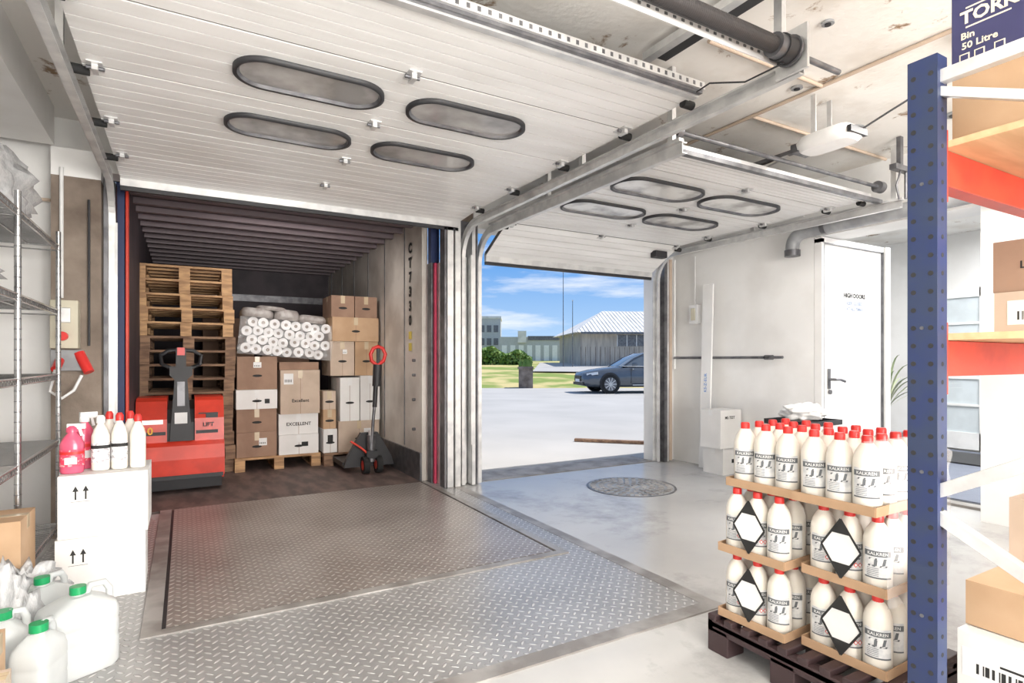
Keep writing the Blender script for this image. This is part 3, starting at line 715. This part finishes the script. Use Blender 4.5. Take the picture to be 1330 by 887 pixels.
b.tube([(.05,-.05,1.14),(-.01,-.05,1.19),(-.02,-.05,1.26),(.01,-.05,1.32),(.06,-.05,1.34),(.11,-.05,1.32),(.14,-.05,1.26),(.12,-.05,1.19),(.055,-.05,1.14)],.020,M_redcap,8)
b.box(.045,.075,-.06,-.04,1.16,1.32,M_black)
b.tube([(-.22,-.01,.35),(-.12,-.02,.28),(-.03,-.03,.2)],.012,M_red,6)
b.build()

# ------------------------------------------------------------ bottles pallet
M_glab2=mat('bottle_label',(.74,.74,.73),.5,col2=(.56,.57,.58),scale=30)
M_slate=mat('slate_print',(.13,.14,.15),.5)
M_trayk=mat('tray_cardboard',(.48,.31,.19),.8,col2=(.42,.27,.16),scale=6)
def bottle_tray_mesh(nx,ny,px=.093,py=.093,diamond=True):
    b=MB('bottle_tray')
    W=nx*px+.01; D=ny*py+.01
    b.box(0,W,0,D,0,.004,M_trayk)
    hh=.033
    b.box(-.003,0,0,D,0,hh,M_trayk); b.box(W,W+.003,0,D,0,hh,M_trayk); b.box(0,W,-.003,0,0,hh,M_trayk); b.box(0,W,D,D+.003,0,hh,M_trayk)
    r=.044
    for i in range(nx):
        for j in range(ny):
            cx=.005+px*(i+.5); cy=.005+py*(j+.5)
            b.rings([(r*.9,r*.9,.0),(r,r,.008),(r,r,.160),(r*.97,r*.97,.178),(r*.82,r*.82,.202),(r*.55,r*.55,.222),(r*.38,r*.38,.232),(r*.36,r*.36,.236)],(cx,cy,.004),M_bottle,20)
            b.rings([(r*.40,r*.40,.230),(r*.40,r*.40,.250),(r*.34,r*.34,.256)],(cx,cy,.004),M_redcap,14)
            if i==0 or j==0:
                base=math.pi+.45+random.uniform(-.3,.3)
                rr=r+.0012
                def arc(a0,a1,z0,z1,m,rad=rr):
                    vs=[];fs=[];N=8
                    for k in range(N+1):
                        a=base+a0+(a1-a0)*k/N; vs+=[(cx+rad*math.cos(a),cy+rad*math.sin(a),z0),(cx+rad*math.cos(a),cy+rad*math.sin(a),z1)]
                    for k in range(N): fs.append((2*k,2*k+2,2*k+3,2*k+1))
                    b.add(vs,fs,m,True)
                W_=lambda x,y,o=.0012: Vector((cx+(rr+o)*math.cos(base+x/rr),cy+(rr+o)*math.sin(base+x/rr),y))
                arc(-.95,.95,.055,.155,M_glab2); arc(-.95,.95,.128,.147,M_slate,rr+.0004)
                arc(-.95,.95,.055,.060,M_slate,rr+.0004)
                for poly in (((-.028,.117),(-.004,.117),(-.001,.123),(-.025,.123)),((-.012,.098),(-.003,.098),(-.001,.118),(-.010,.118)),((.004,.094),(.026,.094),(.029,.100),(.007,.100)),((.012,.100),(.021,.100),(.026,.123),(.017,.123)),((-.03,.094),(-.008,.094),(-.006,.100),(-.028,.100))):
                    b.add([W_(px_,pz_) for (px_,pz_) in poly],[(0,1,2,3)],M_slate)
                if random.random()<.35:
                    q=.009
                    for cc in (.012,.026):
                        b.add([W_(cc-q*.8,.076,.002),W_(cc,.076-q,.002),W_(cc+q*.8,.076,.002),W_(cc,.076+q,.002)],[(0,1,2,3)],M_redcap)
                        b.add([W_(cc-q*.5,.076,.0024),W_(cc,.076-q*.65,.0024),W_(cc+q*.5,.076,.0024),W_(cc,.076+q*.65,.0024)],[(0,1,2,3)],M_label)
                for zl in (.088,.082,.076,.070,.064): arc(-.75,.05,zl,zl+.0018,M_slate,rr+.0004)
                b.text('KALKREN',.0145,None,M_label,fn=lambda v:Vector((cx+(rr+.001+v.z)*math.cos(base+v.x/rr),cy+(rr+.001+v.z)*math.sin(base+v.x/rr),.1375+v.y)))
    if diamond:
        s=.068; cy=D*.5; cz=.128; x=-.006; kk=1.5
        b.add([(x,cy-s,cz),(x,cy,cz+s*kk),(x,cy+s,cz),(x,cy,cz-s*kk)],[(0,1,2,3)],M_label)
        for sg in (1,-1):
            b.add([(x-.001,cy-s*.5,cz+sg*s*kk*.5),(x-.001,cy,cz+sg*s*kk),(x-.001,cy+s*.5,cz+sg*s*kk*.5)],[(0,1,2)],M_ink)
        for (a,bb) in (((cy-s,cz),(cy,cz+s*kk)),((cy,cz+s*kk),(cy+s,cz)),((cy+s,cz),(cy,cz-s*kk)),((cy,cz-s*kk),(cy-s,cz))):
            b.beam((x-.001,a[0],a[1]),(x-.001,bb[0],bb[1]),.0015,.007,M_ink,up=(0,1,0))
    return b
o0=bottle_tray_mesh(4,3).build(orig=False)
o1=bottle_tray_mesh(4,3,diamond=False).build(orig=False)
first=[True,True]
def tray(kind,x,y,z,r=0):
    src=(o0,o1)[kind]
    if first[kind]: o=src; first[kind]=False
    else:
        o=bpy.data.objects.new('bottle_tray',src.data); scene.collection.objects.link(o)
    o.location=(x,y,z); o.rotation_euler=(0,0,r)
zz=.152
for L in range(3):
    z=zz+L*.267
    k=0 if L<2 else 1
    off=0 if L<2 else .03
    tray(k,1.925+off,1.335-off*.5,z,.04); tray(k,1.985-off,1.010+off*.6,z,.02)
b=MB('shrink_film')
vs=[];fs=[];nx_,nz_=26,34
for i in range(nx_+1):
    for j in range(nz_+1):
        u=i/nx_; v=j/nz_; x=1.955+.41*u; z=.40+.56*v
        y=.992-.018*abs(noise.noise(Vector((u*5,v*4,1))))-.008*noise.noise(Vector((u*14,v*9,4)))
        if v>.85: y+=(v-.85)*.5; z-=(v-.85)*.2
        vs.append((x,y,z))
for i in range(nx_):
    for j in range(nz_): fs.append((i*(nz_+1)+j,(i+1)*(nz_+1)+j,(i+1)*(nz_+1)+j+1,i*(nz_+1)+j+1))
b.add(vs,fs,M_film,True); b.build()
b=MB('plastic_pallet')
x0,x1,y0,y1=1.89,2.42,.98,1.66
M_pl=mat('dark_brown_plastic',(.055,.032,.034),.5)
for i in range(9):
    y=y0+(y1-y0-.04)*i/8; b.box(x0,x1,y,y+.04,.125,.150,M_pl)
for x in (x0,(x0+x1)/2-.03,x1-.06): b.box(x,x+.06,y0,y1,.10,.1251,M_pl)
for x in (x0,(x0+x1)/2-.05,x1-.1):
    for y in (y0,(y0+y1)/2-.05,y1-.1): b.box(x,x+.1,y,y+.1,0.0,.10,M_pl)
for y in (y0,y1-.03): b.box(x0,x1,y,y+.03,.08,.13,M_pl)
b.box(x0,x0+.03,y0,y1,.08,.13,M_pl)
b.build(.004)

# small boxes by the right wall
cbox('white_carton',4.86,5.12,4.07,4.33,.0,.28,M_wbox,label=(.2,.5,.04,.04))
cbox('white_carton',4.80,5.12,4.05,4.31,.2815,.68,M_wbox,txt=('ME-TEST',.04,-.1,.8))
cbox('white_carton',4.36,4.80,2.82,3.2,.0,.34,M_wbox); cbox('white_carton',4.36,4.80,2.82,3.2,.3415,.655,M_wbox)
b=MB('black_tray'); b.box(4.34,4.82,2.80,3.2,.658,.668,M_black)
for (a,c,d,e) in ((4.34,4.82,2.80,2.81),(4.34,4.82,3.19,3.2),(4.34,4.35,2.8,3.2),(4.81,4.82,2.8,3.2)): b.box(a,c,d,e,.668,.70,M_black)
b.build()
blob('wrapped_cloth_bundle',(4.60,3.0,.755),(.19,.15,.08),M_label,9,.4,1.8)

# ------------------------------------------------------------ storage rack
b=MB('storage_rack')
RX,RY0,RY1=1.78,-.02,.85
def upright(x,y0,y1,top=2.04):
    b.box(x,x+.003,y0,y1,0,top,M_blue); b.box(x,x+.055,y0,y0+.003,0,top,M_blue); b.box(x,x+.055,y1-.003,y1,0,top,M_blue)
    b.box(x+.052,x+.055,y0,y0+.02,0,top,M_blue); b.box(x+.052,x+.055,y1-.02,y1,0,top,M_blue)
    b.box(x-.03,x+.08,y0-.02,y1+.02,0,.006,M_blue)
    n=int(top/.05)
    for k in range(n):
        z=.04+k*.05
        for yy in (y0+.016,y1-.016):
            b.cyl((x-.0008,yy,z),(x+.001,yy,z),.0070,M_ink,8)
        b.cyl((x+.028,y0-.0008,z),(x+.028,y0+.001,z),.0065,M_ink,8)
        if k%8==1: b.cyl((x-.003,(y0+y1)/2,z),(x,(y0+y1)/2,z),.005,M_galvd,8)
for x in (RX,RX+2.75):
    upright(x,.775,RY1); upright(x,RY0,RY0+.075)
    xx=x+.03
    b.beam((xx,.80,1.98),(xx,.03,1.98),.03,.035,M_galv); b.beam((xx,.80,1.95),(xx,.03,1.60),.025,.025,M_galv)
    b.beam((xx,.80,.83),(xx,.03,1.25),.03,.035,M_galv); b.beam((xx,.80,.78),(xx,.03,.36),.03,.035,M_galv)
    b.beam((xx,.80,.12),(xx,.03,.12),.025,.03,M_galv)
for z in (1.69,1.155):
    for y in (.775,.0):
        b.box(RX+.058,RX+2.75,y+.01,y+.06,z,z+.10,M_orange)
        b.box(RX+.056,RX+.062,y+.0,y+.07,z-.05,z+.15,M_orange)
b.build(.0015)
ply=mat('plywood',(.70,.48,.27),.6,col2=(.58,.38,.20),scale=3,stretch=(1,6,6))
b=MB('shelf_board'); b.box(RX+.06,RX+2.7,.0,.84,1.2565,1.275,ply); b.build()
b=MB('shelf_board'); b.box(RX+.06,RX+2.7,.0,.84,1.7915,1.81,ply); b.build()
b=MB('printed_carton')
b.box(1.90,2.50,.15,.79,1.812,2.40,M_kraft)
b.box(1.8985,1.9,.15,.79,2.03,2.40,M_blueprint); b.box(1.9,2.5,.788,.7915,2.03,2.40,M_blueprint)
M_gold=mat('cream_print',(.80,.72,.55),.6)
b.text('TORK',.048,facingX((1.897,.705,2.158)),M_gold,bold=.03)
b.box(1.8975,1.8985,.655,.757,2.184,2.188,M_gold); b.box(1.8975,1.8985,.655,.757,2.130,2.134,M_gold)
b.text('Bin',.026,facingX((1.897,.752,2.108)),M_gold,bold=.02); b.text('50 Litre',.026,facingX((1.897,.725,2.080)),M_gold,bold=.02)
for y in (.76,.725,.68): b.box(1.8975,1.8985,y-.012,y+.012,2.035,2.060,M_gold); b.box(1.8970,1.8976,y-.009,y+.009,2.038,2.057,M_blueprint)
b.build(.002)
cbox('cardboard_box',2.09,2.5,.35,.765,1.40,1.55,M_kraftd,face='x',txt=('LINEX',.03,.5,.5))
cbox('cardboard_box',2.07,2.5,.33,.755,1.2765,1.398,M_kraftl,face='x',label=(.5,.5,.15,.07))
cbox('cardboard_box',1.93,2.5,.25,.79,0.002,.43,M_wbox,face='x',label=(.55,.8,.22,.08))
cbox('cardboard_box',1.98,2.45,.40,.79,.433,.56,M_kraft,face='x',arrows=True)
cbox('cardboard_box',2.3,2.8,.45,.80,.562,.76,M_kraftl,face='x')
cbox('cardboard_box',2.6,3.1,.25,.79,0.002,.5,M_kraft,face='x')

# ------------------------------------------------------------ outdoors
F=Vector((.497,.868,0)); R=Vector((.868,-.497,0))
def W(r,f,z=0): p=R*r+F*f; return (p.x,p.y,z)
b=MB('ground'); b.box(-80,120,5.25,160,-.3,-.02,M_asph); b.build()
b=MB('grass_bank'); vs=[];fs=[]; fl=[25.2,27,30,34,40,50,70,110]; zl=[-.02,.1,.3,.5,.8,1.0,1.15,1.2]
rl=[-30+i*2 for i in range(40)]
for i,f in enumerate(fl):
    for r in rl: vs.append(W(r,f,zl[i]+.06*noise.noise(Vector((r*.5,f*.3,0)))*(i>0)))
n=len(rl)
for i in range(len(fl)-1):
    for k in range(n-1): fs.append((i*n+k,i*n+k+1,(i+1)*n+k+1,(i+1)*n+k))
b.add(vs,fs,M_grass,True); b.build()
b=MB('driveway'); b.add([W(1.2,33.5,.56),W(14,31,.50),W(18,44,1.0),W(2.2,45,1.02)],[(0,1,2,3)],M_asph); b.build()
b=MB('hedge'); vs=[];fs=[]
for i in range(5200):
    r0=random.uniform(-4.5,1.5)
    ff=44+random.uniform(-1,1.2); z=.8+random.random()**.6*1.15*(1+.18*math.sin(r0*3)-.12*(r0+1))
    c=Vector(W(r0,ff,z)); d=Vector((random.uniform(-1,1),random.uniform(-1,1),random.uniform(-1,1))).normalized()*.13
    e=Vector((random.uniform(-1,1),random.uniform(-1,1),random.uniform(-1,1))).normalized()*.13
    o=len(vs); vs+=[c-d,c+e,c+d,c-e]; fs.append((o,o+1,o+2,o+3))
b.add(vs,fs,M_leaf); b.build()
b=MB('concrete_planter'); T=FR(W(.3,25.0,-.02),R,F); b.M=T
b.box(0,.62,0,.6,0,.95,M_conc); b.box(-.05,.65,-.03,.63,.85,.93,M_conc)
for i in range(90):
    x=random.uniform(0,.6);y=random.uniform(0,.6);h=random.uniform(.15,.45); dx=random.uniform(-.1,.1)
    b.add([(x-.02,y,.93),(x+.02,y,.93),(x+dx,y,.93+h)],[(0,1,2)],M_leaf)
b.build()
b=MB('storage_shed'); b.M=FR(W(4.8,40,.7),(R*math.cos(.1)+F*math.sin(.1)),(F*math.cos(.1)-R*math.sin(.1)))
b.box(0,14,0,8,-.3,2.5,M_shed)
b.add([(-.5,-.6,2.45),(14.5,-.6,2.45),(14.5,8.6,2.45),(-.5,8.6,2.45),(2.6,4,4.3),(14.5,4,4.3)],[(0,1,5,4),(3,4,5,2),(0,4,3),(1,2,5),(0,3,2,1)],M_roof)
for k in range(52):
    x=-.3+k*.28; t=min(1,max(0,(x+.5)/3.1)); b.beam((x,-.6,2.47),(x,-.6+4.6*t,2.47+1.85*t),.06,.04,M_roof)
b.box(2.6,6.5,-.03,.0,1.5,2.3,M_galvd)
for k in range(6): b.box(2.6+k*.7,2.65+k*.7,-.05,0,1.5,2.3,M_label)
for k in range(40): b.box(k*.35,k*.35+.03,-.02,0,-.3,1.45,M_conc)
b.box(-.1,14,-.68,-.6,2.33,2.47,M_galvd)
b.build()
b=MB('far_building'); b.M=FR(W(-5.5,75,.5),R,F); b.box(0,4.0,0,6,0,6.2,M_farb); b.box(-.1,4.1,-.1,6,6.2,6.5,M_roof)
for k in range(4):
    for q in range(3): b.box(.4+k*.9,1.0+k*.9,-.05,0,1+q*1.7,1.9+q*1.7,M_galvd)
b.build()
b=MB('warehouse_row'); b.M=FR(W(-1.5,68,.4),R,F)
b.box(0,9,0,5,0,3.6,M_farb); b.box(3.4,9.2,-.1,5,3.2,3.7,M_galvd)
for k in range(9): b.box(.3+k*1.0,.9+k*1.0,-.06,0,.6,2.6,M_label)
b.box(2.2,3.2,-.3,0,2.9,4.3,M_roof)
b.build()
for (u,h,f) in ((3.5,6.6,39.0),(4.1,4.6,38.6)):
    b=MB('lamp_post'); b.cyl(W(u,f,.6),W(u,f,.6+h),.035,M_galvd,8,.02); b.cyl(W(u,f,.6+h),W(u,f,.68+h),.05,M_galv,8); b.build()  # slim outdoor lamp posts, unlit
b=MB('wood_plank'); b.beam((5.1,7.0,.005),(6.0,6.05,.005),.10,.04,M_woodd); b.build()

# car
b=MB('parked_car'); th=.16
b.M=FR(W(2.5,21.6,-.02),R*math.cos(th)+F*math.sin(th),F*math.cos(th)-R*math.sin(th))@Matrix.Diagonal((1,1,1.05,1))
st=[(0,.38,.60,.55),(.06,.28,.68,.72),(.22,.24,.74,.83),(.6,.22,.82,.90),(1.2,.22,.90,.93),(1.7,.22,.95,.94),(2.6,.22,.96,.94),(3.6,.22,.98,.94),(4.4,.24,1.02,.90),(4.8,.34,1.0,.82),(4.92,.45,.9,.7)]
vs=[];fs=[];cs=11
for (x,zb,zt,w) in st:
    ring=[(-.80*w,zt),(-.95*w,zt-.07),(-w,(zb+zt)/2),(-.97*w,zb+.08),(-.80*w,zb),(.80*w,zb),(.97*w,zb+.08),(w,(zb+zt)/2),(.95*w,zt-.07),(.80*w,zt),(0,zt+.025)]
    vs+=[(x,y,z) for (y,z) in ring]
for i in range(len(st)-1):
    for k in range(cs): fs.append((i*cs+k,i*cs+(k+1)%cs,(i+1)*cs+(k+1)%cs,(i+1)*cs+k))
fs.append(tuple(range(cs))); fs.append(tuple(range((len(st)-1)*cs,len(st)*cs)))
b.add(vs,fs,M_car,True)
gs=[(1.45,.95,.95,.80,.78),(1.95,.94,1.25,.84,.68),(2.35,.94,1.41,.85,.62),(2.9,.94,1.46,.86,.62),(3.5,.95,1.43,.85,.60),(4.1,.98,1.27,.82,.58),(4.6,1.0,1.03,.74,.6)]
vs=[];
for (x,zb,zt,w0,w1) in gs: vs+=[(x,-w0,zb),(x,-w1,zt-.03),(x,-w1*.7,zt),(x,w1*.7,zt),(x,w1,zt-.03),(x,w0,zb)]
sd=[];rf=[];tp=[]
for i in range(len(gs)-1):
    for k in range(5):
        f=(i*6+k,i*6+k+1,(i+1)*6+k+1,(i+1)*6+k)
        if k in (0,4): sd.append(f)
        elif i in (0,1,5): tp.append(f)
        else: rf.append(f)
b.add(vs,sd,M_carglass,True); b.add(vs,tp,M_carglass,True); b.add(vs,rf,M_car,True)
for sgn in (-1,1):
    e=[(x,sgn*(w1+.005),zt-.02) for (x,zb,zt,w0,w1) in gs]; b.tube(e,.025,M_car,6)
    e=[(x,sgn*(w0+.005),zb+.005) for (x,zb,zt,w0,w1) in gs]; b.tube(e,.015,M_rim,6)
    b.tube([(2.75,sgn*.865,.95),(2.85,sgn*.63,1.44)],.03,M_black,6)
    b.rings([(.09,.06,-.05),(.10,.07,0),(.08,.06,.06)],(1.85,sgn*1.02,1.02),M_car,12)
    for wx in (.95,3.9):
        y=sgn*.80
        b.cyl((wx,y,.36),(wx,sgn*.945,.36),.38,M_black,28)
        b.cyl((wx,y,.335),(wx,sgn*.965,.335),.335,M_tyre,28); b.cyl((wx,y,.335),(wx,sgn*.970,.335),.235,M_galvd,24)
        for k in range(10):
            a=2*math.pi*k/10; b.beam((wx,sgn*.975,.335),(wx+.225*math.cos(a),sgn*.975,.335+.225*math.sin(a)),.03,.012,M_rim,up=(0,1,0))
        b.cyl((wx,sgn*.965,.335),(wx,sgn*.985,.335),.05,M_rim,12)
    b.beam((.13,sgn*.70,.66),(.5,sgn*.885,.72),.05,.09,M_lamp)
    b.beam((1.8,sgn*.945,.30),(3.3,sgn*.945,.30),.02,.03,M_rim)
    for x in (1.75,2.8,3.5): b.box(x,x+.008,sgn*.93,sgn*.946,.35,.92,M_black)
    b.box(2.45,2.62,sgn*.94,sgn*.955,.80,.83,M_rim)
b.box(-.02,.04,-.42,.42,.42,.62,M_black); b.box(-.03,0,-.26,.26,.40,.50,M_label); b.box(-.01,.05,-.65,.65,.28,.38,M_black)
b.build()

# ------------------------------------------------------------ light + world
def area(name,loc,rot,sx,sy,p,col=(1,1,1)):
    l=bpy.data.lights.new(name,'AREA'); l.shape='RECTANGLE'; l.size=sx; l.size_y=sy; l.energy=p; l.color=col
    o=bpy.data.objects.new(name,l); o.location=loc; o.rotation_euler=rot; scene.collection.objects.link(o); return o
area('back_fill',(1.8,-2.9,1.4),(math.radians(108),0,0),3.4,1.4,455,(1,.965,.92))  # added fill from behind the camera, aimed up at the door panels
area('overhead_fill',(.5,-.8,2.82),(0,0,0),2.0,.5,68,(1,.96,.91))  # added overhead fill behind the camera, no fixture modelled
area('overhead_fill',(3.9,1.6,2.80),(0,0,0),1.2,.3,42,(1,.96,.91))  # second added fill under the ceiling, without a lamp body
area('hall_fill',(7.2,2.0,2.8),(0,0,0),2.0,2.0,185)  # fill added to brighten the hall, no lamp there
area('truck_fill',(.9,5.9,2.5),(math.radians(20),0,0),1.2,.3,12,(1,.92,.88))  # weak fill added inside the cargo box, no lamp there
s=bpy.data.lights.new('sun','SUN'); s.energy=5.0; s.angle=.01; s.color=(1,.96,.9)
so=bpy.data.objects.new('sun',s); d=Vector((.55,-.12,.85)); so.rotation_euler=d.to_track_quat('Z','Y').to_euler(); scene.collection.objects.link(so)

w=bpy.data.worlds.new('World'); scene.world=w; w.use_nodes=True; nt=w.node_tree
bg=nt.nodes['Background']; tc=nt.nodes.new('ShaderNodeTexCoord'); sp=nt.nodes.new('ShaderNodeSeparateXYZ')
nt.links.new(tc.outputs['Generated'],sp.inputs[0])
r=nt.nodes.new('ShaderNodeValToRGB'); nt.links.new(sp.outputs[2],r.inputs[0])
r.color_ramp.elements[0].position=0.0; r.color_ramp.elements[0].color=(.52,.72,.94,1)
r.color_ramp.elements[1].position=1.0; r.color_ramp.elements[1].color=(.12,.23,.48,1)
e=r.color_ramp.elements.new(.17); e.color=(.14,.37,.80,1)
mp=nt.nodes.new('ShaderNodeMapping'); mp.inputs['Scale'].default_value=(2.2,2.2,15); nt.links.new(tc.outputs['Generated'],mp.inputs[0])
n=nt.nodes.new('ShaderNodeTexNoise'); n.inputs['Scale'].default_value=1.7; n.inputs['Detail'].default_value=9; n.inputs['Roughness'].default_value=.6; nt.links.new(mp.outputs[0],n.inputs['Vector'])
cr=nt.nodes.new('ShaderNodeValToRGB'); cr.color_ramp.elements[0].position=.48; cr.color_ramp.elements[1].position=.74; nt.links.new(n.outputs['Fac'],cr.inputs[0])
mx=nt.nodes.new('ShaderNodeMix'); mx.data_type='RGBA'; nt.links.new(cr.outputs[0],mx.inputs[0]); nt.links.new(r.outputs[0],mx.inputs[6]); mx.inputs[7].default_value=(.95,.97,1.0,1)
nt.links.new(mx.outputs[2],bg.inputs[0]); bg.inputs[1].default_value=1.1

# ------------------------------------------------------------ camera
c=bpy.data.cameras.new('camera'); co=bpy.data.objects.new('camera',c); scene.collection.objects.link(co)
co.location=(0,0,1.2); co.rotation_euler=(math.radians(90),0,math.radians(-29.8))
c.sensor_width=36; c.lens=742/1330*36; c.shift_y=24.5/1330; c.clip_start=.05; c.clip_end=500
scene.camera=co
